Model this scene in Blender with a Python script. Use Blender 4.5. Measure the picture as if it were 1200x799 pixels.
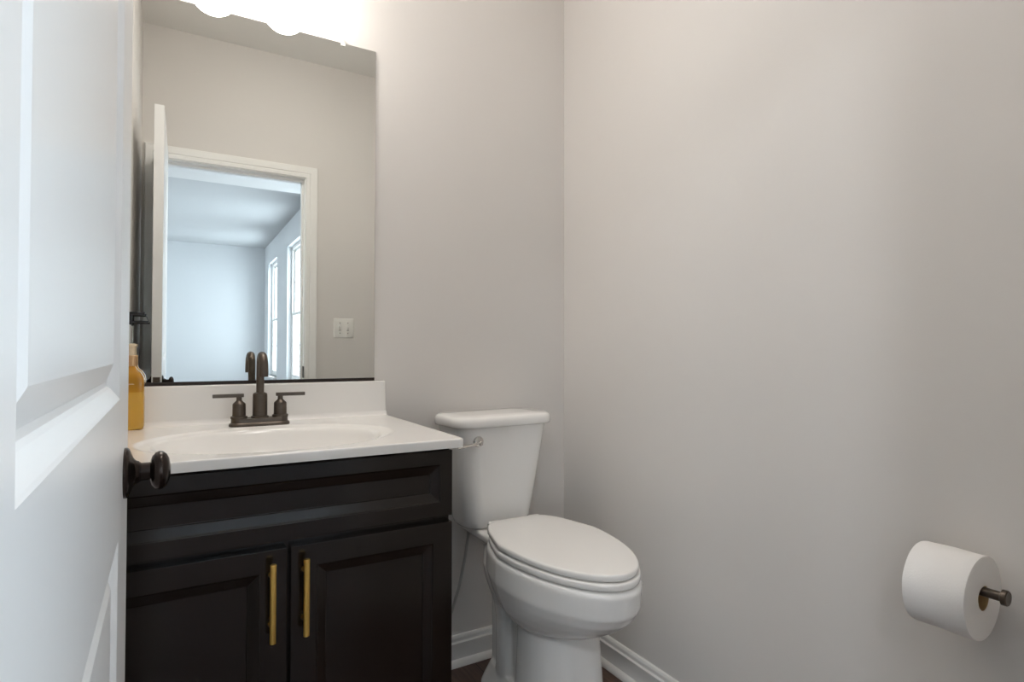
import bpy, bmesh, math, random
from mathutils import Vector, Matrix

for o in list(bpy.data.objects):
    bpy.data.objects.remove(o, do_unlink=True)
S = bpy.context.scene
C = S.collection
PI = math.pi

# ------------------------------------------------------------------ camera
cam_d = bpy.data.cameras.new('camera')
cam = bpy.data.objects.new('camera', cam_d)
C.objects.link(cam)
F = Vector((0.50196703, 0.86474286, 0.01577586))
R = Vector((0.8648349, -0.50205317, 0.00179315))
U = Vector((-0.00947093, -0.01274341, 0.99987395))
LOC = Vector((-1.25589811, -1.77739187, 1.04380937))
cam.matrix_world = Matrix(((R.x, U.x, -F.x, LOC.x), (R.y, U.y, -F.y, LOC.y), (R.z, U.z, -F.z, LOC.z), (0, 0, 0, 1)))
cam_d.sensor_fit = 'HORIZONTAL'
cam_d.sensor_width = 36
cam_d.lens = 679.6289 * 36 / 1200
cam_d.clip_start = 0.02
S.camera = cam

# ------------------------------------------------------------------ view, world, daylight
S.view_settings.view_transform = 'Standard'
S.view_settings.look = 'None'
S.view_settings.gamma = 1
S.view_settings.use_curve_mapping = False
S.view_settings.exposure = 0.08

LAMP = 20.0          # vanity lamp shades
DAY = 42.0           # daylight area light per window, W
HALL_FILL = 84.0          # added hall fill lamp, out of view
ROOM_FILL = 19.5           # added powder room fill lamp, out of view

S.cycles.max_bounces = 20
S.cycles.diffuse_bounces = 10
S.cycles.glossy_bounces = 8
S.cycles.transmission_bounces = 12
S.cycles.transparent_max_bounces = 16

W = bpy.data.worlds.new('world')
S.world = W
W.use_nodes = True
nt = W.node_tree
bg = nt.nodes['Background']
bg.inputs['Color'].default_value = (0.80, 0.90, 1.0, 1)
bg.inputs['Strength'].default_value = 6.0

WIN = [(-8.27, -7.33), (-6.45, -5.43), (-4.55, -3.55), (-3.0, -2.0)]    # y ranges of the windows; last two unseen, added to let light in
WZ0, WZ1 = 0.64, 2.42
XL, XW = 0.03, -4.6
WIN_FILL = [(-8.0, -6.8), (-5.9, -4.7)]                                   # unseen windows added on the opposite side as fill daylight
for (a, b, sx) in [(*w, 1) for w in WIN] + [(*w, -1) for w in WIN_FILL]:
    ld = bpy.data.lights.new('daylight', 'AREA')
    ld.shape = 'RECTANGLE'
    ld.size = WZ1 - WZ0
    ld.size_y = b - a
    ld.energy = DAY * (1.0 if b < -5 else 0.38)
    ld.color = (0.78, 0.89, 1.0)
    lo = bpy.data.objects.new('daylight', ld)
    lo.location = ((XL + 0.45) if sx > 0 else (XW - 0.45), (a + b) / 2, (WZ0 + WZ1) / 2)
    lo.rotation_euler = (0, sx * PI / 2, 0)
    C.objects.link(lo)

# ------------------------------------------------------------------ materials
def mat(name, col, rough=0.5, metal=0.0, spec=0.5, coat=0.0, bump=None, noise=None, emit=None, trans=0.0, ior=1.45):
    m = bpy.data.materials.new(name)
    m.use_nodes = True
    n = m.node_tree.nodes
    l = m.node_tree.links
    p = n['Principled BSDF']
    p.inputs['Base Color'].default_value = (*col, 1)
    p.inputs['Roughness'].default_value = rough
    p.inputs['Metallic'].default_value = metal
    p.inputs['Specular IOR Level'].default_value = spec
    p.inputs['Coat Weight'].default_value = coat
    p.inputs['Coat Roughness'].default_value = 0.05
    p.inputs['Transmission Weight'].default_value = trans
    p.inputs['IOR'].default_value = ior
    tc = n.new('ShaderNodeTexCoord')
    if noise:                                       # (scale, amount): gentle mottling of the colour
        t = n.new('ShaderNodeTexNoise')
        t.inputs['Scale'].default_value = noise[0]
        t.inputs['Detail'].default_value = 4
        l.new(tc.outputs['Object'], t.inputs['Vector'])
        mr = n.new('ShaderNodeMix')
        mr.data_type = 'RGBA'
        k = noise[1]
        mr.inputs[6].default_value = (*[c * (1 - k) for c in col], 1)
        mr.inputs[7].default_value = (*[min(1, c * (1 + k)) for c in col], 1)
        l.new(t.outputs['Fac'], mr.inputs[0])
        l.new(mr.outputs[2], p.inputs['Base Color'])
    if bump:                                        # (scale, strength, distance)
        t = n.new('ShaderNodeTexNoise')
        t.inputs['Scale'].default_value = bump[0]
        t.inputs['Detail'].default_value = 3
        l.new(tc.outputs['Object'], t.inputs['Vector'])
        b = n.new('ShaderNodeBump')
        b.inputs['Strength'].default_value = bump[1]
        b.inputs['Distance'].default_value = bump[2]
        l.new(t.outputs['Fac'], b.inputs['Height'])
        l.new(b.outputs['Normal'], p.inputs['Normal'])
    if emit:
        p.inputs['Emission Color'].default_value = (*emit[0], 1)
        p.inputs['Emission Strength'].default_value = emit[1]
    return m

M = {}
M['wall'] = mat('greige wall paint', (0.672, 0.648, 0.624), 0.65, spec=0.25, bump=(220, 0.06, 0.002))
M['hallwall'] = mat('pale living room paint', (0.66, 0.675, 0.69), 0.7, spec=0.25, bump=(220, 0.06, 0.002))
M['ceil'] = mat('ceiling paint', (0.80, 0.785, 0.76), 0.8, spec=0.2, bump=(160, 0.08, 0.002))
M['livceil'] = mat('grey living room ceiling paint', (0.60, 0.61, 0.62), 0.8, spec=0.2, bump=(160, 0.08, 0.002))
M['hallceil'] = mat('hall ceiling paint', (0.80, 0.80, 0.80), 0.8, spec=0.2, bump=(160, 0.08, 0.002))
M['trim'] = mat('white trim paint', (0.82, 0.81, 0.79), 0.32, spec=0.4, noise=(9, 0.015))
M['door'] = mat('white door paint', (0.80, 0.80, 0.80), 0.30, spec=0.45, bump=(90, 0.04, 0.001))
M['china'] = mat('white vitreous china', (0.85, 0.84, 0.82), 0.08, spec=0.5, noise=(4, 0.01))
M['seat'] = mat('white seat plastic', (0.84, 0.825, 0.80), 0.20, spec=0.45, noise=(4, 0.01))
M['marble'] = mat('white cultured marble', (0.84, 0.825, 0.80), 0.12, spec=0.5, noise=(5, 0.015))
M['espresso'] = mat('espresso cabinet paint', (0.0105, 0.0070, 0.0053), 0.20, spec=0.65, noise=(30, 0.12), bump=(140, 0.03, 0.001))
M['dark'] = mat('near black slot', (0.006, 0.005, 0.005), 0.6, noise=(30, 0.1))  # near black, used on the switch toggle slots
M['brass'] = mat('brushed brass', (0.98, 0.63, 0.18), 0.30, 1.0, noise=(60, 0.08))
M['bronze'] = mat('oil rubbed bronze', (0.115, 0.094, 0.077), 0.36, 0.85, noise=(40, 0.18))
M['knob'] = mat('dark polished bronze', (0.035, 0.026, 0.022), 0.22, 0.8, noise=(30, 0.2))
M['chrome'] = mat('satin nickel', (0.62, 0.60, 0.58), 0.18, 1.0, noise=(40, 0.05))
M['mirror'] = mat('mirror silver', (0.86, 0.875, 0.85), 0.0, 1.0, noise=(2, 0.003))
M['mirroredge'] = mat('mirror glass edge', (0.30, 0.33, 0.31), 0.2, noise=(20, 0.05))
M['channel'] = mat('dark mirror channel', (0.035, 0.026, 0.022), 0.4, 0.5, noise=(20, 0.1))
M['paper'] = mat('white tissue paper', (0.84, 0.825, 0.81), 0.9, spec=0.1, bump=(320, 0.25, 0.001))
M['card'] = mat('cardboard core', (0.42, 0.27, 0.12), 0.8, noise=(40, 0.15))
M['black'] = mat('matte black plastic', (0.012, 0.012, 0.013), 0.35, noise=(30, 0.1))
M['copper'] = mat('pale copper collar', (0.62, 0.40, 0.22), 0.35, 0.9, noise=(50, 0.1))
M['cap'] = mat('cream bottle cap', (0.66, 0.54, 0.38), 0.4, noise=(20, 0.05))
M['plate'] = mat('ivory switch plastic', (0.80, 0.79, 0.76), 0.35, noise=(10, 0.01))
M['label'] = mat('white printed lettering', (0.85, 0.82, 0.75), 0.6, noise=(10, 0.02))
M['hose'] = mat('braided steel hose', (0.50, 0.49, 0.47), 0.35, 0.9, bump=(900, 0.6, 0.001))
M['clip'] = mat('clear mirror clip', (0.75, 0.75, 0.73), 0.1, noise=(10, 0.02))
M['shade'] = mat('lit opal glass', (0.9, 0.9, 0.88), 0.3, noise=(4, 0.01), emit=((1.0, 0.95, 0.89), LAMP))
M['roomfill'] = mat('added ceiling fill glow', (0.9, 0.9, 0.9), 0.3, noise=(4, 0.01), emit=((1.0, 0.96, 0.91), ROOM_FILL))
M['hallfill'] = mat('added hall fill glow', (0.9, 0.9, 0.9), 0.3, noise=(4, 0.01), emit=((0.95, 0.97, 1.0), HALL_FILL))

def amber():
    m = bpy.data.materials.new('amber soap glass')
    m.use_nodes = True
    n, l = m.node_tree.nodes, m.node_tree.links
    p = n['Principled BSDF']
    p.inputs['Roughness'].default_value = 0.03
    p.inputs['Transmission Weight'].default_value = 0.75
    p.inputs['IOR'].default_value = 1.38
    tc = n.new('ShaderNodeTexCoord')
    sp = n.new('ShaderNodeSeparateXYZ')
    l.new(tc.outputs['Object'], sp.inputs[0])
    cr = n.new('ShaderNodeValToRGB')                 # soap below, darker empty glass above
    cr.color_ramp.interpolation = 'CONSTANT'
    cr.color_ramp.elements[0].color = (1.0, 0.68, 0.14, 1)
    cr.color_ramp.elements[1].position = 0.090
    cr.color_ramp.elements[1].color = (0.80, 0.46, 0.07, 1)
    l.new(sp.outputs[2], cr.inputs[0])
    t = n.new('ShaderNodeTexNoise'); t.inputs['Scale'].default_value = 14
    l.new(tc.outputs['Object'], t.inputs['Vector'])
    mr = n.new('ShaderNodeMapRange')
    mr.inputs[3].default_value = 0.58; mr.inputs[4].default_value = 0.68
    l.new(t.outputs['Fac'], mr.inputs[0]); l.new(mr.outputs[0], p.inputs['Transmission Weight'])
    l.new(cr.outputs[0], p.inputs['Base Color'])
    return m
M['amber'] = amber()

def thin_glass():
    m = bpy.data.materials.new('clear window glass')
    m.use_nodes = True
    n, l = m.node_tree.nodes, m.node_tree.links
    n.clear()
    out = n.new('ShaderNodeOutputMaterial')
    tr = n.new('ShaderNodeBsdfTransparent'); tr.inputs['Color'].default_value = (0.95, 0.97, 0.97, 1)
    gl = n.new('ShaderNodeBsdfGlossy'); gl.inputs['Roughness'].default_value = 0.02
    lw = n.new('ShaderNodeFresnel'); lw.inputs['IOR'].default_value = 1.45
    b = n.new('ShaderNodeMixShader')
    ge = n.new('ShaderNodeNewGeometry')
    iv = n.new('ShaderNodeMath'); iv.operation = 'SUBTRACT'; iv.inputs[0].default_value = 1
    l.new(ge.outputs['Backfacing'], iv.inputs[1])
    mu = n.new('ShaderNodeMath'); mu.operation = 'MULTIPLY'
    l.new(lw.outputs[0], mu.inputs[0]); l.new(iv.outputs[0], mu.inputs[1])
    l.new(mu.outputs[0], b.inputs[0]); l.new(tr.outputs[0], b.inputs[1]); l.new(gl.outputs[0], b.inputs[2])
    l.new(b.outputs[0], out.inputs[0])
    return m
M['glass'] = thin_glass()

def wood():
    m = bpy.data.materials.new('dark plank floor')
    m.use_nodes = True
    n, l = m.node_tree.nodes, m.node_tree.links
    p = n['Principled BSDF']
    p.inputs['Roughness'].default_value = 0.38
    tc = n.new('ShaderNodeTexCoord')
    mp = n.new('ShaderNodeMapping')
    mp.inputs['Rotation'].default_value = (0, 0, PI / 2)
    l.new(tc.outputs['Object'], mp.inputs['Vector'])
    br = n.new('ShaderNodeTexBrick')
    br.inputs['Scale'].default_value = 1
    br.inputs['Brick Width'].default_value = 1.2
    br.inputs['Row Height'].default_value = 0.127
    br.inputs['Mortar Size'].default_value = 0.002
    br.inputs['Color1'].default_value = (0.115, 0.070, 0.052, 1)
    br.inputs['Color2'].default_value = (0.070, 0.043, 0.034, 1)
    br.inputs['Mortar'].default_value = (0.012, 0.008, 0.006, 1)
    l.new(mp.outputs[0], br.inputs['Vector'])
    mp2 = n.new('ShaderNodeMapping'); mp2.inputs['Scale'].default_value = (40, 2.2, 1)
    l.new(tc.outputs['Object'], mp2.inputs['Vector'])
    t = n.new('ShaderNodeTexNoise'); t.inputs['Scale'].default_value = 2.0; t.inputs['Detail'].default_value = 8
    l.new(mp2.outputs[0], t.inputs['Vector'])
    cr = n.new('ShaderNodeValToRGB')
    cr.color_ramp.elements[0].position = 0.3; cr.color_ramp.elements[0].color = (0.55, 0.5, 0.48, 1)
    cr.color_ramp.elements[1].position = 0.75; cr.color_ramp.elements[1].color = (1.5, 1.4, 1.35, 1)
    l.new(t.outputs['Fac'], cr.inputs[0])
    mx = n.new('ShaderNodeMix'); mx.data_type = 'RGBA'; mx.blend_type = 'MULTIPLY'
    mx.inputs[0].default_value = 1
    l.new(br.outputs['Color'], mx.inputs[6]); l.new(cr.outputs[0], mx.inputs[7])
    l.new(mx.outputs[2], p.inputs['Base Color'])
    return m
M['wood'] = wood()

# ------------------------------------------------------------------ mesh helpers
def finish(name, bm, m, parent=None, smooth=None, bevel=None, mats=None):
    bmesh.ops.recalc_face_normals(bm, faces=bm.faces[:])
    me = bpy.data.meshes.new(name)
    bm.to_mesh(me); bm.free()
    for mm in (mats or [m]):
        me.materials.append(mm)
    o = bpy.data.objects.new(name, me)
    C.objects.link(o)
    if parent: o.parent = parent
    if bevel:
        b = o.modifiers.new('bevel', 'BEVEL')
        b.width = bevel[0]; b.segments = bevel[1]; b.limit_method = 'ANGLE'; b.angle_limit = math.radians(35)
    if smooth is not None:
        for p in me.polygons: p.use_smooth = True
        try:
            me.set_sharp_from_angle(angle=math.radians(smooth))
        except Exception:
            pass
    return o

def box(bm, x0, x1, y0, y1, z0, z1):
    v = [bm.verts.new(p) for p in ((x0, y0, z0), (x1, y0, z0), (x1, y1, z0), (x0, y1, z0), (x0, y0, z1), (x1, y0, z1), (x1, y1, z1), (x0, y1, z1))]
    for f in ((3, 2, 1, 0), (4, 5, 6, 7), (0, 1, 5, 4), (1, 2, 6, 5), (2, 3, 7, 6), (3, 0, 4, 7)):
        bm.faces.new([v[i] for i in f])

def loft(bm, rings, cap0=True, cap1=True):
    vs = [[bm.verts.new(p) for p in r] for r in rings]
    n = len(vs[0])
    for a, b in zip(vs, vs[1:]):
        for i in range(n):
            j = (i + 1) % n
            bm.faces.new((a[i], a[j], b[j], b[i]))
    if cap0: bm.faces.new(vs[0][::-1])
    if cap1: bm.faces.new(vs[-1])
    return vs

def basis(ax):
    ax = Vector(ax).normalized()
    u = ax.orthogonal().normalized()
    return u, ax.cross(u), ax

def lathe(bm, o, ax, prof, n=32, cap0=True, cap1=True):
    """prof = [(distance along axis, radius)]"""
    u, v, w = basis(ax)
    o = Vector(o)
    rings = [[o + w * d + (u * math.cos(2 * PI * i / n) + v * math.sin(2 * PI * i / n)) * max(r, 1e-4) for i in range(n)] for d, r in prof]
    loft(bm, rings, cap0, cap1)

def tube(bm, pts, r, n=16, flat=None):
    pts = [Vector(p) for p in pts]
    rr = r if isinstance(r, (list, tuple)) else [r] * len(pts)
    t0 = (pts[1] - pts[0]).normalized()
    u = t0.orthogonal().normalized()
    rings = []
    for i, p in enumerate(pts):
        a = pts[max(i - 1, 0)]; b = pts[min(i + 1, len(pts) - 1)]
        t = (b - a).normalized()
        u = (u - t * u.dot(t)).normalized()
        v = t.cross(u)
        rings.append([p + (u * math.cos(2 * PI * k / n) + v * math.sin(2 * PI * k / n)) * rr[i] for k in range(n)])
    loft(bm, rings)

def rrect(hx, hy, rad, n=8, cx=0, cy=0, z=0):
    pts = []
    for (sx, sy, a0) in ((1, 1, 0), (-1, 1, PI / 2), (-1, -1, PI), (1, -1, 1.5 * PI)):
        for k in range(n + 1):
            a = a0 + (PI / 2) * k / n
            pts.append(Vector((cx + sx * (hx - rad) + rad * math.cos(a), cy + sy * (hy - rad) + rad * math.sin(a), z)))
    return pts

def extrude_profile(bm, prof, p0, p1, out, up=(0, 0, 1)):
    """prof (d, z) swept from p0 to p1; d goes along `out`."""
    p0, p1, out, up = Vector(p0), Vector(p1), Vector(out), Vector(up)
    rings = [[p + out * d + up * z for d, z in prof] for p in (p0, p1)]
    loft(bm, rings)

def empty(name, loc=(0, 0, 0)):
    o = bpy.data.objects.new(name, None)
    o.location = loc
    o.empty_display_size = 0.05
    C.objects.link(o)
    return o

def tag(o, label=None, cat=None, group=None, kind=None):
    if label: o['label'] = label
    if cat: o['category'] = cat
    if group: o['group'] = group
    if kind: o['kind'] = kind
    return o

def part(name, bm, m, parent, **k):
    """bm is in world coordinates: move it into the parent's frame"""
    p, off = parent, Vector((0, 0, 0))
    while p:
        off += Vector(p.location); p = p.parent
    bmesh.ops.translate(bm, verts=bm.verts[:], vec=-off)
    return finish(name, bm, m, parent, **k)

def struct(name, bm, m, label, cat, **k):
    return tag(finish(name, bm, m, **k), label, cat, kind='structure')

def panel_board(bm, x0, x1, z0, z1, yf, yb, panels, prof, both=False):
    """A board in the xz plane, front at yf (towards -y), back at yb, with framed panels in its front (and back) face.
    prof = [(inset, depth)] of nested rectangles; depth goes into the board."""
    us = sorted({x0, x1, *[p[0] for p in panels], *[p[1] for p in panels]})
    zs = sorted({z0, z1, *[p[2] for p in panels], *[p[3] for p in panels]})
    def face(y, sgn):
        V = {}
        def g(u, z):
            if (u, z) not in V: V[(u, z)] = bm.verts.new((u, y, z))
            return V[(u, z)]
        for a, b in zip(us, us[1:]):
            for c, d in zip(zs, zs[1:]):
                if any(p[0] <= a and b <= p[1] and p[2] <= c and d <= p[3] for p in panels): continue
                bm.faces.new((g(a, c), g(b, c), g(b, d), g(a, d)))
        for (a, b, c, d) in panels:
            prev = [g(a, c), g(b, c), g(b, d), g(a, d)]
            for ins, dep in prof:
                cur = [bm.verts.new((u, y + sgn * dep, z)) for u, z in ((a + ins, c + ins), (b - ins, c + ins), (b - ins, d - ins), (a + ins, d - ins))]
                for i in range(4):
                    j = (i + 1) % 4
                    bm.faces.new((prev[i], prev[j], cur[j], cur[i]))
                prev = cur
            bm.faces.new(prev)
        return V
    A = face(yf, 1)
    if both:
        B = face(yb, -1)
    else:
        B = {}
        for (u, z) in A:
            if u in (x0, x1) or z in (z0, z1): B[(u, z)] = bm.verts.new((u, yb, z))
    per = [(u, z0) for u in us] + [(x1, z) for z in zs[1:]] + [(u, z1) for u in us[::-1][1:]] + [(x0, z) for z in zs[::-1][1:-1]]
    for i, k in enumerate(per):
        k2 = per[(i + 1) % len(per)]
        bm.faces.new((A[k], A[k2], B[k2], B[k]))
    if not both:
        bm.faces.new([B[k] for k in per])

# ------------------------------------------------------------------ the room shell
X0, D, ZC = -1.41, 1.6663, 2.691          # left wall x, front wall at y = -D, ceiling height
YH = -D - 0.118                           # hall face of the front wall
HX = -1.3305                              # hinge line
JX = -0.6260                              # latch side jamb
HZ = 2.015                                # head jamb
YFAR, ZL = -8.70, 2.74                    # living room far wall and ceiling
YSOF = -3.70                              # hall ceiling ends here, at 2.45

b = bmesh.new(); box(b, XW - 0.1, 0.15, YFAR - 0.1, 0.1, -0.06, 0.0)
struct('floor', b, M['wood'], 'dark brown wood plank floor', 'floor')
b = bmesh.new(); box(b, X0 - 0.1, 0.1, -D - 0.118, 0.1, ZC, ZC + 0.06)
struct('ceiling', b, M['ceil'], 'plain painted ceiling of the powder room', 'ceiling')
b = bmesh.new(); box(b, X0 - 0.1, 0.1, 0.0, 0.1, 0, ZC)
struct('wall_back', b, M['wall'], 'greige wall behind the mirror, vanity and toilet', 'wall')
b = bmesh.new(); box(b, 0.0, 0.1, YH, 0.0, 0, ZC)
struct('wall_right', b, M['wall'], 'bare greige wall at right holding the toilet paper', 'wall')
b = bmesh.new(); box(b, X0 - 0.1, X0, YH, 0.0, 0, ZC)
struct('wall_left', b, M['wall'], 'greige wall behind the open white door', 'wall')
b = bmesh.new()
box(b, X0, HX - 0.02, YH, -D, 0, ZC)
box(b, JX + 0.02, 0.0, YH, -D, 0, ZC)
box(b, HX - 0.02, JX + 0.02, YH, -D, HZ + 0.02, ZC)
struct('wall_front', b, M['wall'], 'greige wall around the doorway, seen in the mirror', 'wall')

# living room and hall seen through the doorway in the mirror
b = bmesh.new(); box(b, XW, XL, YFAR - 0.1, YFAR, 0, ZL)
struct('wall_far', b, M['hallwall'], 'pale far wall of the room beyond the doorway', 'wall')
b = bmesh.new()
ys = [YFAR] + [v for p in WIN_FILL for v in p] + [YH]
for i in range(0, len(ys), 2): box(b, XW - 0.16, XW, ys[i], ys[i + 1], 0, ZL)
for a, c in WIN_FILL:
    box(b, XW - 0.16, XW, a, c, 0, WZ0); box(b, XW - 0.16, XW, a, c, WZ1, ZL)
struct('wall_hall', b, M['hallwall'], 'pale side wall of the room beyond the doorway', 'wall')
b = bmesh.new()
box(b, XW, X0 - 0.1, YH, YH + 0.1, 0, ZL)
struct('wall_near', b, M['hallwall'], 'pale wall of the hall beside the powder room', 'wall')
b = bmesh.new()
ys = [YFAR] + [v for p in WIN for v in p] + [YH]
for i in range(0, len(ys), 2): box(b, XL, XL + 0.16, ys[i], ys[i + 1], 0, ZL)
for a, c in WIN:
    box(b, XL, XL + 0.16, a, c, 0, WZ0); box(b, XL, XL + 0.16, a, c, WZ1, ZL)
struct('wall_window', b, M['hallwall'], 'pale wall with the tall windows beyond the doorway', 'wall')
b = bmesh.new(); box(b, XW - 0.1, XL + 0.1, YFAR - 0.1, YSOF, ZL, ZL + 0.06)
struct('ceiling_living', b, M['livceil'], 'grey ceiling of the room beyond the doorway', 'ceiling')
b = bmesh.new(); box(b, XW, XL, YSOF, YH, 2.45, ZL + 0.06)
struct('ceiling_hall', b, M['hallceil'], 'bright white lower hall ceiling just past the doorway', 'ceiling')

WL = ['tall white window nearest the far corner', 'tall white window nearer the doorway jamb', 'added tall white hall window for fill daylight, hidden by the jamb', 'added unseen hall window for fill daylight next to the powder room',
      'added unseen window for fill daylight on the opposite side, nearest the far wall', 'added unseen window for fill daylight on the opposite side, nearer the hall']
for k, (a, c, sx) in enumerate([(*w, 1) for w in WIN] + [(*w, -1) for w in WIN_FILL]):
    XI = XL if sx > 0 else XW
    t = tag(empty('window_%d' % (k + 1), (XI, (a + c) / 2, WZ0)), WL[k], 'window', kind='structure')
    def wbox(bm, d0, d1, *r):                     # d = depth into the wall
        p, q = sorted((XI + sx * d0, XI + sx * d1))
        box(bm, p, q, *r)
    b = bmesh.new()
    fw = 0.04
    wbox(b, 0.06, 0.13, a, a + fw, WZ0, WZ1); wbox(b, 0.06, 0.13, c - fw, c, WZ0, WZ1)
    wbox(b, 0.06, 0.13, a + fw, c - fw, WZ0, WZ0 + fw); wbox(b, 0.06, 0.13, a + fw, c - fw, WZ1 - fw, WZ1)
    part('frame', b, M['trim'], t)
    zm = (WZ0 + WZ1) / 2 - 0.02
    for (z0, z1, dx) in ((WZ0 + fw, zm + 0.02, 0.0), (zm, WZ1 - fw, 0.025)):
        m = bmesh.new()
        da, db = 0.068 + dx, 0.092 + dx
        sw = 0.032
        wbox(m, da, db, a + fw, a + fw + sw, z0, z1); wbox(m, da, db, c - fw - sw, c - fw, z0, z1)
        wbox(m, da, db, a + fw + sw, c - fw - sw, z0, z0 + sw); wbox(m, da, db, a + fw + sw, c - fw - sw, z1 - sw, z1)
        ya, yb = a + fw + sw, c - fw - sw
        for q in (1, 2):
            yy = ya + (yb - ya) * q / 3
            wbox(m, da + 0.008, db - 0.008, yy - 0.006, yy + 0.006, z0 + sw, z1 - sw)
        zz = (z0 + z1) / 2
        wbox(m, da + 0.0085, db - 0.0085, ya, yb, zz - 0.006, zz + 0.006)
        so = part('sash', m, M['trim'], t)
        g = bmesh.new(); wbox(g, da + 0.011, da + 0.014, ya, yb, z0 + sw, z1 - sw)
        part('pane', g, M['glass'], so)
    b = bmesh.new(); wbox(b, -0.05, 0.06, a - 0.03, c + 0.03, WZ0 - 0.03, WZ0)
    part('sill', b, M['trim'], t, bevel=(0.005, 2))

# baseboards
BASE = [(0, 0), (0.027, 0), (0.027, 0.006), (0.024, 0.014), (0.018, 0.019), (0.0135, 0.021), (0.0135, 0.066), (0.0155, 0.070), (0.0155, 0.0735),
        (0.010, 0.0765), (0.009, 0.080), (0.0105, 0.084), (0.0095, 0.091), (0.006, 0.0955), (0, 0.0965)]
def baseboard(name, p0, p1, out, label):
    b = bmesh.new(); extrude_profile(b, BASE, p0, p1, out)
    struct(name, b, M['trim'], label, 'baseboard', smooth=40)
baseboard('baseboard_back', (-0.69, 0, 0), (0, 0, 0), (0, -1, 0), 'white baseboard behind the toilet')
baseboard('baseboard_right', (0, 0, 0), (0, -D, 0), (-1, 0, 0), 'white baseboard along the right wall')
baseboard('baseboard_left', (X0, -0.60, 0), (X0, -D, 0), (1, 0, 0), 'white baseboard behind the open door')
baseboard('baseboard_front', (-0.535, -D, 0), (0, -D, 0), (0, 1, 0), 'white baseboard right of the doorway')

# door frame: jambs, stop, casing
t = tag(empty('trim_1', ((HX + JX) / 2, -D, 0)), 'white casing and jamb framing the doorway, seen in the mirror', 'door frame', kind='structure')
b = bmesh.new()
box(b, JX, JX + 0.019, YH, -D, 0, HZ + 0.019); box(b, HX - 0.019, HX, YH, -D, 0, HZ + 0.019)
box(b, HX, JX, YH, -D, HZ, HZ + 0.019)
part('jamb', b, M['trim'], t)
b = bmesh.new()
ysA, ysB = -D - 0.075, -D - 0.040
box(b, JX - 0.011, JX, ysA, ysB, 0, HZ); box(b, HX, HX + 0.011, ysA, ysB, 0, HZ); box(b, HX + 0.011, JX - 0.011, ysA, ysB, HZ - 0.011, HZ)
part('door_stop', b, M['trim'], t)
CAS = [(0.0, 0.0), (0.0, 0.009), (0.003, 0.011), (0.018, 0.0125), (0.022, 0.010), (0.026, 0.0135), (0.045, 0.017), (0.052, 0.0185), (0.057, 0.0185), (0.060, 0.016), (0.062, 0.0)]
def casing(side, y, outy):
    b = bmesh.new()
    a, c, h = HX - 0.006, JX + 0.006, HZ + 0.006
    rings = []
    for (sx, px, pz) in ((-1, a, 0), (-1, a, h), (1, c, h), (1, c, 0)):
        rings.append([Vector((px + sx * w, y + outy * d, pz + (w if pz else 0))) for w, d in CAS])
    loft(b, rings)
    part('casing', b, M['trim'], t, smooth=30)
casing(0, -D, 1)
casing(1, YH, -1)
b = bmesh.new(); box(b, JX - 0.0015, JX + 0.001, -D - 0.036, -D + 0.004, 0.885, 0.95)
part('strike_plate', b, M['knob'], t, bevel=(0.0006, 1))

# ------------------------------------------------------------------ the open door (left)
DW, DH, DT = 0.700, 2.035, 0.035
door = tag(empty('door_1', (HX, -D, 0)), 'white two panel door standing open along the left edge', 'door', kind='structure')
door.rotation_euler = (0, 0, math.radians(90.6))
DPROF = [(0.002, 0.001), (0.007, 0.004), (0.0115, 0.0070), (0.0135, 0.0095), (0.0175, 0.0100), (0.0195, 0.0090), (0.0335, 0.0035), (0.035, 0.003)]
# local frame of the closed door: x from hinge to latch, y = 0 the face towards the room, y = -DT the face towards the hall
b = bmesh.new()
SL, SR = 0.112, 0.142
panel_board(b, 0.021, DW, 0.012, DH, -DT, 0.0, [(SL, DW - SR, 0.24, 0.862), (SL, DW - SR, 0.996, DH - 0.115)], DPROF, both=True)
finish('door_leaf', b, M['door'], door)
KZ = 0.911
def knob(s):
    b = bmesh.new()
    y = -DT if s < 0 else 0.0
    kp = [(-0.001, 0.0305), (0.003, 0.0305), (0.005, 0.029), (0.007, 0.024), (0.0095, 0.0175), (0.012, 0.0145), (0.0155, 0.0130), (0.016, 0.0118), (0.017, 0.0118), (0.0175, 0.0108), (0.027, 0.0108), (0.0275, 0.0135), (0.029, 0.0180), (0.0325, 0.0222), (0.0365, 0.0238), (0.0405, 0.0232), (0.0445, 0.0200), (0.0475, 0.0140), (0.049, 0.006), (0.0492, 0.0)]
    lathe(b, (DW - 0.062, y, KZ), (0, s, 0), [(d * 0.88, r * 0.88) for d, r in kp], 48)
    finish('door_knob', b, M['knob'], door, smooth=35)
knob(-1); knob(1)
b = bmesh.new(); box(b, DW - 0.0005, DW + 0.0012, -DT / 2 - 0.0127, -DT / 2 + 0.0127, KZ - 0.022, KZ + 0.022)
box(b, DW + 0.001, DW + 0.011, -DT / 2 - 0.006, -DT / 2 + 0.006, KZ - 0.009, KZ + 0.009)
finish('latch_plate', b, M['bronze'], door, bevel=(0.001, 2))
for z in (0.25, 1.02, 1.80):
    b = bmesh.new(); lathe(b, (-0.004, 0.006, z - 0.045), (0, 0, 1), [(0, 0.006), (0.09, 0.006)], 16)
    box(b, 0.0, 0.021, -0.012, 0.002, z - 0.044, z + 0.044)
    finish('hinge', b, M['knob'], door, smooth=30)

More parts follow.
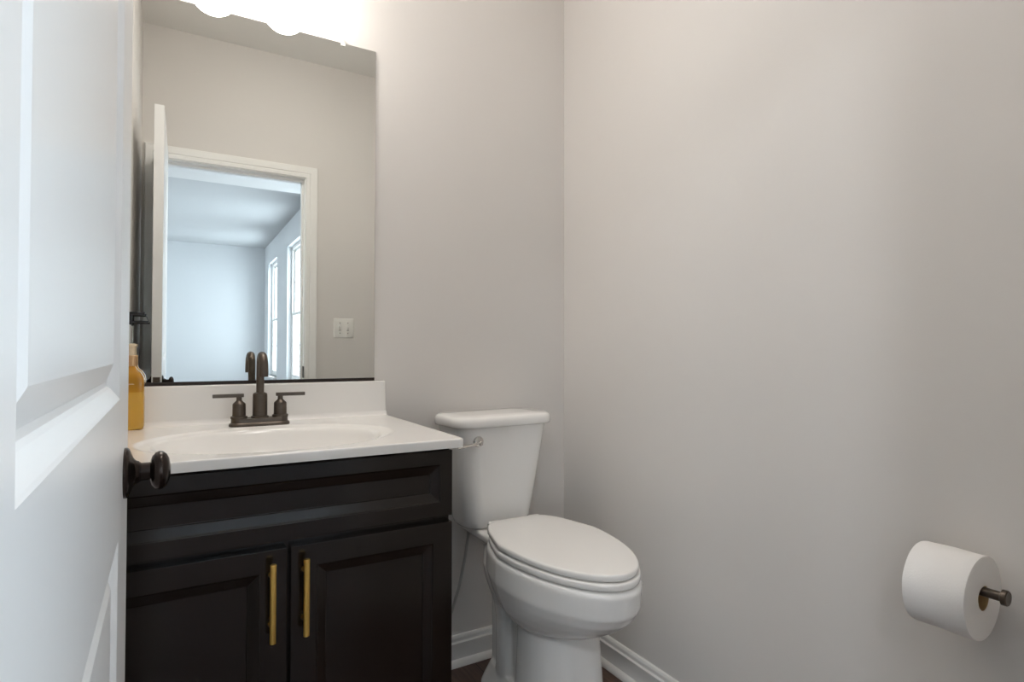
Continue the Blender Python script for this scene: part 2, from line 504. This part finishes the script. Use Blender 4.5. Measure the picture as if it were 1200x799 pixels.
# ------------------------------------------------------------------ vanity cabinet
VXL, VXR, VY = -1.407, -0.7055, -0.562      # left, right, front face
ZT, ZB = 0.844, 0.824                       # worktop top, underside
van = tag(empty('vanity_cabinet', ((VXL + VXR) / 2, -0.28, 0)), 'espresso brown vanity cabinet with brass bar pulls under the white sink top', 'cabinet')
b = bmesh.new()
YI = VY + 0.021
box(b, VXL, VXL + 0.016, YI + 0.019, -0.002, 0.0, ZB); box(b, VXR - 0.016, VXR, YI + 0.019, -0.002, 0.0, ZB)
box(b, VXL + 0.016, VXR - 0.016, -0.012, -0.002, 0.0, ZB)
box(b, VXL + 0.016, VXR - 0.016, YI + 0.019, -0.012, 0.09, 0.106)
box(b, VXL, VXL + 0.038, YI, YI + 0.019, 0.09, ZB); box(b, VXR - 0.038, VXR, YI, YI + 0.019, 0.09, ZB)
for z0, z1 in ((0.09, 0.125), (0.64, 0.685), (0.79, ZB)): box(b, VXL + 0.038, VXR - 0.038, YI, YI + 0.019, z0, z1)
box(b, -1.078, -1.038, YI, YI + 0.019, 0.125, 0.64)
box(b, VXL + 0.016, VXR - 0.016, YI + 0.064, YI + 0.08, 0.0, 0.09)
part('body', b, M['espresso'], van, bevel=(0.0015, 1))
b = bmesh.new()
CP = [(0.001, 0.0018), (0.0025, 0.0030), (0.0205, 0.0085), (0.0210, 0.0115)]
panel_board(b, VXL + 0.002, VXR - 0.0015, 0.669, 0.8165, VY, VY + 0.0195, [(VXL + 0.032, VXR - 0.031, 0.7015, 0.7845)], CP)
part('drawer_front', b, M['espresso'], van, bevel=(0.0012, 2))
GAP = -1.058
for (a, c, hx, pa, pc, nm) in ((VXL + 0.002, GAP - 0.0035, -1.0905, VXL + 0.050, -1.1115, 'left'), (GAP + 0.0035, VXR - 0.0015, -1.0290, -1.0045, -0.7535, 'right')):
    b = bmesh.new()
    panel_board(b, a, c, 0.10, 0.6545, VY, VY + 0.0195, [(pa, pc, 0.149, 0.610)], CP)
    d = part('door', b, M['espresso'], van, bevel=(0.0012, 2))
    b = bmesh.new()
    yb = VY - 0.026
    lathe(b, (hx, yb, 0.4845), (0, 0, 1), [(0, 0.0), (0, 0.0052), (0.0008, 0.006), (0.1487, 0.006), (0.1495, 0.0052), (0.1495, 0.0)], 24, False, False)
    h = part('bar_pull', b, M['brass'], d, smooth=40)
    for z in (0.512, 0.607):
        b = bmesh.new()
        lathe(b, (hx, VY + 0.0005, z), (0, -1, 0), [(0, 0.0058), (0.003, 0.0048), (0.026, 0.0042)], 16)
        part('pull_post', b, M['brass'], d, smooth=40)

# ------------------------------------------------------------------ sink top
TX0, TX1, TY0, TY1 = -1.4085, -0.6863, -0.5840, -0.002
BSY = -0.020
top = tag(empty('sink_top', (-1.06, -0.29, ZB)), 'white moulded vanity top with oval basin on the dark cabinet', 'vanity top')
SCX, SCY, SA, SB = -1.057, -0.343, 0.274, 0.213
def sst(a, b, x):
    t = min(1, max(0, (x - a) / (b - a)))
    return t * t * (3 - 2 * t)
def top_h(x, y):
    r = math.hypot((x - SCX) / SA, (y - SCY) / SB)
    h = ZT
    h -= 0.0040 * (1 - sst(0.955, 1.0, r))
    h -= 0.0090 * (1 - sst(0.80, 0.97, r))
    q = min(1, r / 0.885)
    h -= 0.115 * (1 - q ** 3) ** 1.08
    e = y - (BSY - 0.014)
    if e > 0: h += 0.014 - math.sqrt(max(0, 0.014 ** 2 - min(e, 0.0139) ** 2))
    for dd in (y - TY0, TX1 - x):
        if dd < 0.004: h -= 0.004 - math.sqrt(max(0, 0.004 ** 2 - (0.004 - dd) ** 2))
    return h
b = bmesh.new()
def axis(a, c, n, ends):
    base = [a + (c - a) * i / n for i in range(n + 1)]
    return sorted(set([round(v, 5) for v in base] + [round(v, 5) for v in ends]))
xs = axis(TX0, TX1, 150, [TX1 - v for v in (0.0003, 0.001, 0.002, 0.003)])
ysn = axis(TY0, BSY, 120, [TY0 + v for v in (0.0003, 0.001, 0.002, 0.003)] + [BSY - v for v in (0.0015, 0.003, 0.006, 0.009)])
RC = 0.012
def plan(x, y):                       # round the free corner of the slab
    cx, cy = TX1 - RC, TY0 + RC
    if x > cx and y < cy:
        dx, dy = x - cx, cy - y
        m = max(dx, dy); l = math.hypot(dx, dy)
        if l > 1e-9:
            return cx + dx * m / l, cy - dy * m / l
    return x, y
grid = []
for x in xs:
    row = []
    for y in ysn:
        X, Y = plan(x, y)
        row.append(b.verts.new((X, Y, top_h(x, y))))
    grid.append(row)
for i in range(len(xs) - 1):
    for j in range(len(ysn) - 1):
        b.faces.new((grid[i][j], grid[i + 1][j], grid[i + 1][j + 1], grid[i][j + 1]))
loop = [grid[i][0] for i in range(len(xs))] + grid[-1][1:] + [grid[i][-1] for i in range(len(xs) - 2, -1, -1)] + grid[0][-2:0:-1]
low = [b.verts.new((v.co.x, v.co.y, ZB)) for v in loop]
n = len(loop)
for i in range(n):
    j = (i + 1) % n
    b.faces.new((loop[i], low[i], low[j], loop[j]))
part('slab', b, M['marble'], top, smooth=50)
b = bmesh.new(); box(b, TX0, TX1, BSY, TY1, ZB, 0.9482)
for v in b.verts:
    if v.co.x > -1 and v.co.z > 0.9: v.co.x -= 0.004
part('backsplash', b, M['marble'], top, smooth=50, bevel=(0.003, 3))
b = bmesh.new(); lathe(b, (SCX, SCY, top_h(SCX, SCY) - 0.001), (0, 0, 1), [(0, 0.031), (0.003, 0.031), (0.005, 0.028), (0.004, 0.022), (0.005, 0.018), (0.008, 0.012), (0.009, 0.0)], 32, True, False)
part('drain', b, M['bronze'], top, smooth=40)

# ------------------------------------------------------------------ faucet
FX, FY = -1.0595, -0.104
fau = tag(empty('faucet', (FX, FY, ZT)), 'dark bronze two handle faucet standing on the white sink top', 'faucet')
b = bmesh.new()
z0 = ZT - 0.0005
loft(b, [rrect(hx, hy, hy, 10, FX, FY, z) for hx, hy, z in ((0.0745, 0.0265, z0), (0.0750, 0.0270, z0 + 0.002), (0.0750, 0.0270, z0 + 0.005), (0.0725, 0.0245, z0 + 0.0085), (0.0700, 0.0225, z0 + 0.010), (0.0695, 0.0220, z0 + 0.019), (0.0685, 0.0210, z0 + 0.0205))])
part('base_plate', b, M['bronze'], fau, smooth=40)
zb = ZT + 0.0195
b = bmesh.new()
lathe(b, (FX, FY, zb), (0, 0, 1), [(0, 0.0225), (0.004, 0.0225), (0.006, 0.0185), (0.060, 0.0180), (0.064, 0.0172), (0.067, 0.0125)], 32)
part('spout_base', b, M['bronze'], fau, smooth=40)
b = bmesh.new()
path, rad = [], []
zc = 1.0000; rr = 0.0330
for z in (0.925, 0.95, 0.975, 0.995): path.append((FX, FY, z)); rad.append(0.0098)
for k in range(0, 15):
    a = PI * k / 14
    path.append((FX, FY - rr + rr * math.cos(a), zc + rr * math.sin(a) * 0.86)); rad.append(0.0098 + 0.0016 * k / 14)
for z in (0.990, 0.980, 0.9745): path.append((FX, FY - 2 * rr, z)); rad.append(0.0116)
tube(b, path, rad, 24)
part('spout', b, M['bronze'], fau, smooth=40)
for s in (-1, 1):
    hx = FX + s * 0.0505
    b = bmesh.new()
    lathe(b, (hx, FY, zb), (0, 0, 1), [(0, 0.0205), (0.006, 0.0205), (0.0075, 0.0165), (0.037, 0.0160), (0.0395, 0.0150), (0.0455, 0.0085), (0.048, 0.0066), (0.058, 0.0066)], 32)
    hd = part('handle', b, M['bronze'], fau, smooth=40)
    b = bmesh.new()
    x_in, x_out = hx - s * 0.011, hx + s * 0.0625
    z_l = zb + 0.0605
    for q in (0,):
        rings = []
        for xx, hy in ((x_in, 0.0065), (x_out, 0.0060)):
            rings.append([Vector((xx, FY - 0.004 * abs(xx - hx) / 0.06 + yy, z_l + zz)) for yy, zz in ((-hy, -0.0045), (hy, -0.0045), (hy, 0.0045), (-hy, 0.0045))])
        loft(b, rings)
    part('lever', b, M['bronze'], hd, bevel=(0.0012, 2))

# ------------------------------------------------------------------ mirror
MXL, MXR, MZ0, MZ1 = -1.400, -0.7216, 0.9576, 1.9763
mir = tag(empty('wall_mirror', ((MXL + MXR) / 2, 0, MZ0)), 'large frameless mirror on the wall above the white sink', 'mirror')
b = bmesh.new()
box(b, MXL, MXR, -0.0050, -0.0003, MZ0 - 0.003, MZ1)
for f in b.faces:
    f.material_index = 0 if f.calc_center_median().y < -0.0045 else 1
b.normal_update()
me = part('glass', b, None, mir, mats=[M['mirror'], M['mirroredge']])
b = bmesh.new()
extrude_profile(b, [(0.0, -0.0085), (0.0085, -0.0085), (0.0085, 0.0005), (0.0062, 0.0005), (0.0062, -0.0045), (0.0, -0.0045)], (MXL, 0, MZ0), (MXR, 0, MZ0), (0, -1, 0))
part('bottom_channel', b, M['channel'], mir)
for cx in (-0.823, -1.30):
    b = bmesh.new()
    box(b, cx - 0.006, cx + 0.006, -0.0085, 0.0, MZ1 + 0.0005, MZ1 + 0.014)
    box(b, cx - 0.006, cx + 0.006, -0.0085, -0.0055, MZ1 - 0.009, MZ1 + 0.0005)
    lathe(b, (cx, -0.0085, MZ1 + 0.008), (0, -1, 0), [(0, 0.003), (0.0015, 0.0028), (0.002, 0.0)], 12)
    part('clip', b, M['clip'], mir, bevel=(0.001, 2))

# ------------------------------------------------------------------ vanity light over the mirror
LZ = 2.095
lx = [-1.168, -0.972]
lt = tag(empty('vanity_light', (-1.07, 0, LZ)), 'two lamp vanity light above the mirror, seen as bright glass rounds', 'wall lamp')
b = bmesh.new()
loft(b, [[Vector((p.x, y, p.y)) for p in rrect(0.15 - e, 0.03 - e, 0.012, 6, -1.07, 2.19)] for y, e in ((0.0, 0.0), (-0.016, 0.0), (-0.02, 0.004))])
part('back_plate', b, M['bronze'], lt, smooth=40)
for x in lx:
    b = bmesh.new()
    tube(b, [(x, -0.018, 2.19)] + [(x, -0.018 - 0.112 * math.sin(a * PI / 20), 2.19 + 0.02 * math.sin(a * PI / 10)) for a in range(1, 10)] + [(x, -0.13, 2.188), (x, -0.13, 2.155)], 0.006, 12)
    lathe(b, (x, -0.13, 2.145), (0, 0, 1), [(0, 0.026), (0.02, 0.024), (0.024, 0.012)], 24)
    part('arm', b, M['bronze'], lt, smooth=40)
    b = bmesh.new()
    lathe(b, (x, -0.13, LZ), (0, 0, 1), [(-0.066 + 0.0, 0.0)] + [(-0.066 * math.cos(a * PI / 32), 0.066 * math.sin(a * PI / 32)) for a in range(1, 27)] + [(0.052, 0.026)], 40, False, True)
    part('shade', b, M['shade'], lt, smooth=60)

# fill lamp added out of view to brighten the hall and doorway
hl = tag(empty('hall_fill_lamp', (-2.0, -2.80, 2.45)), 'added round fill lamp on the hall ceiling, out of view', 'ceiling lamp')
b = bmesh.new(); lathe(b, (-2.0, -2.80, 2.45), (0, 0, -1), [(0, 0.17), (0.025, 0.17), (0.03, 0.165)], 40)
part('rim', b, M['trim'], hl, smooth=40)
b = bmesh.new(); lathe(b, (-2.0, -2.80, 2.42), (0, 0, -1), [(0, 0.155), (0.02, 0.15), (0.045, 0.12), (0.06, 0.07), (0.065, 0.0)], 40, True, False)
part('diffuser', b, M['hallfill'], hl, smooth=60)

# fill lamp added above the frame to brighten the powder room
cl = tag(empty('ceiling_fill_lamp', (-0.75, -0.80, ZC)), 'added round fill lamp above the toilet and vanity, out of view', 'ceiling lamp')
b = bmesh.new(); lathe(b, (-0.75, -0.80, ZC), (0, 0, -1), [(0, 0.19), (0.025, 0.19), (0.03, 0.185)], 40)
part('rim', b, M['trim'], cl, smooth=40)
b = bmesh.new(); lathe(b, (-0.75, -0.80, ZC - 0.0302), (0, 0, -1), [(0, 0.175), (0.02, 0.17), (0.045, 0.13), (0.06, 0.07), (0.065, 0.0)], 40, True, False)
part('diffuser', b, M['roomfill'], cl, smooth=60)

# ------------------------------------------------------------------ switch plate by the doorway (seen in the mirror)
sw = tag(empty('light_switch', (-0.404, -D, 1.171)), 'white two toggle light switch on the wall beside the doorway', 'light switch')
b = bmesh.new()
loft(b, [[Vector((p.x, y, p.y)) for p in rrect(0.058 - e, 0.057 - e, 0.004, 4, -0.404, 1.171)] for y, e in ((-D, 0), (-D + 0.003, 0), (-D + 0.006, 0.004))])
part('cover_plate', b, M['plate'], sw, smooth=30)
for s in (-1, 1):
    b = bmesh.new()
    cx = -0.404 + s * 0.023
    yy = -D + 0.005
    b2 = [(-0.005, -0.012), (0.005, -0.012), (0.005, 0.012), (-0.005, 0.012)]
    loft(b, [[Vector((cx + u, yy, 1.171 + v)) for u, v in b2], [Vector((cx + u * 0.8, yy + 0.011, 1.171 + 0.006 + v * 0.35)) for u, v in b2]])
    tg = part('toggle', b, M['plate'], sw, bevel=(0.001, 2))
    for z in (-0.030, 0.030):
        b = bmesh.new()
        lathe(b, (cx, yy, 1.171 + z), (0, 1, 0), [(0, 0.003), (0.0018, 0.0028), (0.002, 0.0)], 10)
        part('screw', b, M['chrome'], sw)
    b = bmesh.new()
    box(b, cx - 0.0065, cx + 0.0065, yy, yy + 0.0012, 1.171 - 0.0145, 1.171 - 0.012)
    part('toggle_slot', b, M['dark'], sw)

# ------------------------------------------------------------------ soap bottle on the sink top
BX, BY = -1.353, -0.046
bot = tag(empty('soap_bottle', (BX, BY, ZT)), 'amber glass soap pump bottle standing on the sink top by the door edge', 'soap bottle')
b = bmesh.new()
def oct_ring(hx, hy, ch, z, flute=0.0):
    pts = []
    base = rrect(hx, hy, ch, 3, BX, BY, z)
    n = len(base)
    for i in range(n):
        p, q = base[i], base[(i + 1) % n]
        m = 6 if (p - q).length > 0.012 else 1
        for k in range(m):
            v = p.lerp(q, k / m)
            if flute and m > 1 and k % 2:
                d = Vector((v.x - BX, v.y - BY, 0)); v = v - d.normalized() * flute
            pts.append(v)
    return pts
Z0 = ZT + 0.0005
def eq(hx, hy, ch, z, fl=0.0):                       # same vertex count on every ring
    return oct_ring(0.031, 0.0225, 0.008, z, fl) if hx is None else [Vector((BX + (p.x - BX) * hx / 0.031, BY + (p.y - BY) * hy / 0.0225, z)) for p in oct_ring(0.031, 0.0225, 0.008, z, fl)]
loft(b, [eq(0.026, 0.018, 0, Z0), eq(0.030, 0.0215, 0, Z0 + 0.003), eq(None, 0, 0, Z0 + 0.008, 0.0012), eq(None, 0, 0, Z0 + 0.080, 0.0012), eq(None, 0, 0, Z0 + 0.084), eq(None, 0, 0, 0.968), eq(0.0295, 0.0215, 0, 0.976), eq(0.024, 0.018, 0, 0.986), eq(0.016, 0.013, 0, 0.994), eq(0.0125, 0.0115, 0, 1.000), eq(0.0120, 0.0112, 0, 1.003)])
part('bottle_body', b, M['amber'], bot, smooth=25)
b = bmesh.new()
n = 40
rings = []
for z, r in ((1.002, 0.0118), (1.003, 0.0128), (1.028, 0.0128), (1.029, 0.0118)):
    rings.append([Vector((BX + (r - (0.0007 if k % 2 else 0)) * math.cos(2 * PI * k / n), BY + (r - (0.0007 if k % 2 else 0)) * math.sin(2 * PI * k / n), z)) for k in range(n)])
loft(b, rings)
part('collar', b, M['copper'], bot)
b = bmesh.new(); lathe(b, (BX, BY, 1.0285), (0, 0, 1), [(0, 0.0092), (0.022, 0.0092), (0.0235, 0.0125), (0.0285, 0.0128), (0.030, 0.011), (0.030, 0.003)], 28)
part('cap', b, M['cap'], bot, smooth=40)
b = bmesh.new(); lathe(b, (BX, BY, 1.058), (0, 0, 1), [(0, 0.0013), (0.052, 0.0013)], 14)
part('pump_stem', b, M['chrome'], bot, smooth=40)
b = bmesh.new()
lathe(b, (BX, BY, 1.106), (0, 0, 1), [(0, 0.0036), (0.026, 0.0036)], 16)
def bar(x0, z0, x1, z1, h, w):                       # flat bar along x
    loft(b, [[Vector((BX + x, BY + y, z + dz)) for y, dz in ((-w, -h), (w, -h), (w, h), (-w, h))] for x, z in ((x0, z0), (x1, z1))])
bar(-0.012, 1.1340, 0.030, 1.1340, 0.0036, 0.0055)
bar(0.002, 1.1135, 0.038, 1.1135, 0.0024, 0.0045)
bar(0.0295, 1.1340, 0.0375, 1.1150, 0.0009, 0.0030)
part('pump_head', b, M['black'], bot, bevel=(0.001, 2))
b = bmesh.new()
rnd = random.Random(3)
x = BX - 0.017
yl = BY - 0.0226
for k in range(9):                                   # the small white script on the glass, too small to read in the photo
    h = rnd.choice((0.0018, 0.0026, 0.0018, 0.0034))
    w = rnd.uniform(0.0016, 0.0028)
    tube(b, [(x, yl, 0.957), (x + w * 0.4, yl, 0.957 + h), (x + w * 0.8, yl, 0.957), (x + w * 1.3, yl, 0.9576)], 0.00035, 6)
    x += w * 1.45
part('lettering', b, M['label'], bot)

# ------------------------------------------------------------------ toilet
TX = -0.356
toi = tag(empty('toilet', (TX, -0.35, 0)), 'white two piece toilet between the vanity and the right wall', 'toilet')
def egg(cx, yc, a, lf, lb, z, nf=2.0, nb=2.6, n=72, taper=0.0):
    pts = []
    for i in range(n):
        t = 2 * PI * i / n
        c, s = math.cos(t), math.sin(t)
        N = nf if s < 0 else nb
        f = math.copysign(abs(s) ** (2 / N), s)
        k = 1 - taper * max(0, f)                    # narrower towards the hinge
        pts.append(Vector((cx + k * a * math.copysign(abs(c) ** (2 / N), c), yc + (lf if s < 0 else lb) * f, z)))
    return pts
b = bmesh.new()
# bowl: upright rim band, then a rounded underside
loft(b, [egg(TX, yc, a, lf, lb, z, 1.97, 3.0, 72, 0.26) for z, yc, a, lf, lb in (
    (0.300, -0.445, 0.090, 0.100, 0.120), (0.316, -0.442, 0.116, 0.146, 0.160), (0.333, -0.440, 0.133, 0.190, 0.186), (0.353, -0.436, 0.146, 0.232, 0.202), (0.376, -0.431, 0.155, 0.272, 0.210),
    (0.398, -0.427, 0.1620, 0.303, 0.213), (0.416, -0.424, 0.1665, 0.318, 0.213), (0.422, -0.423, 0.1682, 0.324, 0.213), (0.428, -0.422, 0.1688, 0.327, 0.213), (0.476, -0.420, 0.1670, 0.336, 0.210), (0.485, -0.420, 0.165, 0.333, 0.208), (0.489, -0.420, 0.159, 0.325, 0.202))])
# front pedestal
loft(b, [egg(TX + 0.004, yc, a, lf, lb, z, 2.3, 2.6) for z, yc, a, lf, lb in (
    (0.0, -0.44, 0.126, 0.180, 0.10), (0.012, -0.44, 0.126, 0.180, 0.10), (0.03, -0.445, 0.121, 0.168, 0.10), (0.10, -0.45, 0.114, 0.145, 0.095), (0.20, -0.455, 0.109, 0.128, 0.09), (0.31, -0.455, 0.104, 0.116, 0.09), (0.36, -0.45, 0.104, 0.116, 0.12))])
# web behind the pedestal
loft(b, [rrect(0.040, 0.16, 0.036, 6, TX, -0.29, z) for z in (0.0, 0.15, 0.30, 0.45)])
# rear column (trapway relief) and foot
loft(b, [rrect(hx, hy, r, 8, TX, yc, z) for z, hx, hy, r, yc in (
    (0.03, 0.058, 0.056, 0.040, -0.243), (0.07, 0.063, 0.050, 0.042, -0.243), (0.12, 0.064, 0.046, 0.042, -0.243), (0.24, 0.065, 0.046, 0.042, -0.243), (0.285, 0.072, 0.048, 0.045, -0.243), (0.325, 0.086, 0.054, 0.050, -0.243), (0.362, 0.097, 0.062, 0.055, -0.241), (0.40, 0.101, 0.068, 0.055, -0.238), (0.45, 0.092, 0.07, 0.05, -0.233))])
loft(b, [rrect(hx, hy, r, 8, TX, yc, z) for z, hx, hy, r, yc in ((0.0, 0.082, 0.175, 0.06, -0.29), (0.014, 0.081, 0.174, 0.06, -0.29), (0.036, 0.073, 0.165, 0.055, -0.29), (0.08, 0.058, 0.145, 0.05, -0.29))])
# deck under the tank
loft(b, [rrect(hx, hy, r, 8, TX, yc, z) for z, hx, hy, r, yc in ((0.415, 0.050, 0.10, 0.045, -0.185), (0.445, 0.068, 0.118, 0.045, -0.175), (0.458, 0.090, 0.125, 0.036, -0.170), (0.469, 0.104, 0.128, 0.03, -0.168), (0.484, 0.106, 0.128, 0.03, -0.168), (0.490, 0.102, 0.123, 0.025, -0.168))])
bowl = part('bowl', b, M['china'], toi, smooth=180)
rm = bowl.modifiers.new('remesh', 'REMESH')
rm.mode = 'VOXEL'; rm.voxel_size = 0.0036; rm.use_smooth_shade = True
sm = bowl.modifiers.new('smooth', 'SMOOTH')
sm.factor = 0.5; sm.iterations = 5
# seat ring and lid
def slab(name, prm, z0, z1, e, m, dome=0.0):
    yc, a, lf, lb, nf, nb = prm
    b = bmesh.new()
    rings = []
    for z, ins in ((z0, e), (z0 + e * 0.4, e * 0.25), (z0 + e, 0), (z1 - e, 0), (z1 - e * 0.4, e * 0.25), (z1 - e * 0.05, e * 0.8), (z1, e * 1.6)):
        rings.append(egg(TX, yc, a - ins, lf - ins, lb - ins, z, nf, nb, 96, 0.29))
    if dome:
        for f in (0.8, 0.5, 0.2):
            rings.append(egg(TX, yc, (a - e * 1.6) * f, (lf - e * 1.6) * f, (lb - e * 1.6) * f, z1 + dome * (1 - f * f), nf, nb, 96, 0.29))
    loft(b, rings)
    return part(name, b, m, toi, smooth=50)
slab('seat', (-0.420, 0.1630, 0.333, 0.185, 1.95, 4.0), 0.4915, 0.5090, 0.0045, M['seat'])
slab('lid', (-0.420, 0.1600, 0.327, 0.193, 1.95, 4.6), 0.5118, 0.5285, 0.0045, M['seat'], 0.0015)
for s in (-1, 1):
    b = bmesh.new()
    loft(b, [rrect(0.022, 0.010, 0.008, 5, TX + s * 0.07, -0.228, z) for z in (0.488, 0.522)] + [rrect(0.018, 0.007, 0.006, 5, TX + s * 0.07, -0.228, 0.526)])
    part('seat_hinge', b, M['seat'], toi, smooth=40)
# tank
b = bmesh.new()
TSK = Matrix.Rotation(math.radians(4.0), 3, 'Z')     # the tank sits slightly skewed on the bowl
def skew(bm):
    bmesh.ops.rotate(bm, verts=bm.verts[:], cent=(TX - 0.012, -0.12, 0), matrix=TSK)
def tank_ring(hx, y0, y1, r, z):
    return rrect(hx, (y1 - y0) / 2, r, 10, TX - 0.0195, (y0 + y1) / 2, z)
loft(b, [tank_ring(q[0] - 0.004, *q[1:]) for q in ((0.100, -0.160, -0.060, 0.04, 0.491), (0.115, -0.175, -0.045, 0.05, 0.493), (0.1225, -0.183, -0.036, 0.054, 0.501), (0.127, -0.187, -0.032, 0.055, 0.515), (0.144, -0.198, -0.026, 0.055, 0.630), (0.161, -0.208, -0.022, 0.055, 0.745), (0.170, -0.213, -0.022, 0.055, 0.809))])
skew(b)
part('tank', b, M['china'], toi, smooth=50)
b = bmesh.new()
loft(b, [tank_ring(q[0] - 0.004, *q[1:]) for q in ((0.175, -0.219, -0.023, 0.056, 0.8085), (0.1825, -0.2265, -0.019, 0.060, 0.8105), (0.1845, -0.2285, -0.017, 0.060, 0.815), (0.1845, -0.2285, -0.017, 0.060, 0.829), (0.1825, -0.2265, -0.019, 0.058, 0.8355), (0.178, -0.222, -0.023, 0.054, 0.8400), (0.170, -0.214, -0.029, 0.048, 0.8425), (0.125, -0.17, -0.07, 0.03, 0.8435))])
skew(b)
part('tank_lid', b, M['china'], toi, smooth=60)
# flush lever
LX, LYY, LZZ = -0.482, -0.2085, 0.769
b = bmesh.new()
lathe(b, (LX, LYY + 0.004, LZZ), (0, -1, 0), [(0, 0.0165), (0.006, 0.0165), (0.010, 0.0150), (0.0125, 0.009), (0.013, 0.0)], 32, True, False)
skew(b)
lv = part('flush_lever', b, M['chrome'], toi, smooth=40)
b = bmesh.new()
lathe(b, (LX, LYY - 0.006, LZZ - 0.004), (0, -1, 0), [(0, 0.007), (0.012, 0.007), (0.014, 0.005)], 20)
tube(b, [(LX, LYY - 0.014, LZZ - 0.004), (LX - 0.03, LYY - 0.016, LZZ - 0.006), (LX - 0.06, LYY - 0.016, LZZ - 0.008), (LX - 0.078, LYY - 0.016, LZZ - 0.009)], [0.0045, 0.004, 0.0042, 0.005], 14)
skew(b)
part('lever_arm', b, M['chrome'], lv, smooth=40)
# water supply hose
b = bmesh.new()
tube(b, [(-0.444, -0.085, 0.494), (-0.446, -0.085, 0.45), (-0.458, -0.085, 0.38), (-0.480, -0.085, 0.29), (-0.505, -0.085, 0.22), (-0.525, -0.075, 0.185), (-0.535, -0.05, 0.175), (-0.535, -0.002, 0.175)], 0.0048, 12)
skew(b)
hs = part('supply_hose', b, M['hose'], toi, smooth=60)
b = bmesh.new()
lathe(b, (-0.444, -0.085, 0.494), (0, 0, -1), [(0, 0.011), (0.022, 0.011), (0.024, 0.008)], 8)
skew(b)
part('hose_nut', b, M['seat'], hs)

TA = math.radians(-0.7)                              # it sits turned a few degrees out of square
piv, org = Vector((TX + 0.011, -0.12, 0)), Vector((TX, -0.35, 0))
toi.location = piv + Matrix.Rotation(TA, 3, 'Z') @ (org - Vector((TX, -0.12, 0)))
toi.rotation_euler = (0, 0, TA)

# ------------------------------------------------------------------ toilet paper and its holder
PX, PZ = -0.088, 0.632
RY0, RY1 = -1.332, -1.237                  # near and far face of the roll
roll = tag(empty('toilet_paper_roll', (PX, (RY0 + RY1) / 2, PZ)), 'full white toilet paper roll hanging by the right wall', 'toilet paper')
b = bmesh.new()
RO, RI = 0.0695, 0.0205
n = 72
def roll_ring(r, y, ph=0.0):
    return [Vector((PX + (r + 0.0006 * math.sin(3 * a + y * 90) + 0.0004 * math.sin(7 * a)) * math.cos(a), y, PZ + (r + 0.0006 * math.sin(3 * a + y * 90)) * math.sin(a))) for a in [2 * PI * k / n for k in range(n)]]
prof = [(RI, RY0 + 0.0005), (RO - 0.006, RY0), (RO - 0.001, RY0 + 0.0015), (RO, RY0 + 0.005)] + [(RO, RY0 + (RY1 - RY0) * k / 8) for k in range(1, 8)] + [(RO, RY1 - 0.005), (RO - 0.001, RY1 - 0.0015), (RO - 0.006, RY1), (RI, RY1 - 0.0005)]
vs = loft(b, [roll_ring(r, y) for r, y in prof], False, False)
for i in range(n):
    j = (i + 1) % n
    b.faces.new((vs[-1][i], vs[-1][j], vs[0][j], vs[0][i]))
part('paper', b, M['paper'], roll, smooth=50)
b = bmesh.new()
core = lambda r, y: [Vector((PX + r * math.cos(2 * PI * k / 40), y, PZ + r * math.sin(2 * PI * k / 40))) for k in range(40)]
vs = loft(b, [core(0.0203, RY0 + 0.001), core(0.0203, RY1 - 0.001), core(0.0192, RY1 - 0.001), core(0.0192, RY0 + 0.001)], False, False)
for i in range(40):
    j = (i + 1) % 40
    b.faces.new((vs[-1][i], vs[-1][j], vs[0][j], vs[0][i]))
part('core', b, M['card'], roll, smooth=50)

hz = PZ + 0.0192 - 0.0078
hold = tag(empty('toilet_paper_holder', (0, RY1 + 0.03, hz)), 'dark bronze paper holder post on the right wall, its bar through the roll', 'paper holder')
b = bmesh.new(); lathe(b, (0.0, RY1 + 0.022, hz), (-1, 0, 0), [(-0.001, 0.024), (0.006, 0.024), (0.009, 0.021)], 32)
part('wall_flange', b, M['bronze'], hold, smooth=40)
b = bmesh.new()
yc = RY1 + 0.022
pts = [(-0.007, yc, hz), (PX + 0.03, yc, hz)] + [(PX + 0.016 - 0.016 * math.sin(a * PI / 12), yc - 0.016 + 0.016 * math.cos(a * PI / 12), hz) for a in range(0, 7)] + [(PX, RY0, hz), (PX, RY0 - 0.026, hz)]
tube(b, pts, 0.0078, 18)
part('bar', b, M['bronze'], hold, smooth=40)
b = bmesh.new(); lathe(b, (PX, RY0 - 0.024, hz), (0, -1, 0), [(0, 0.0105), (0.001, 0.0125), (0.0075, 0.0125), (0.0090, 0.0112), (0.0090, 0.0)], 28, True, False)
part('end_cap', b, M['bronze'], hold, smooth=40)
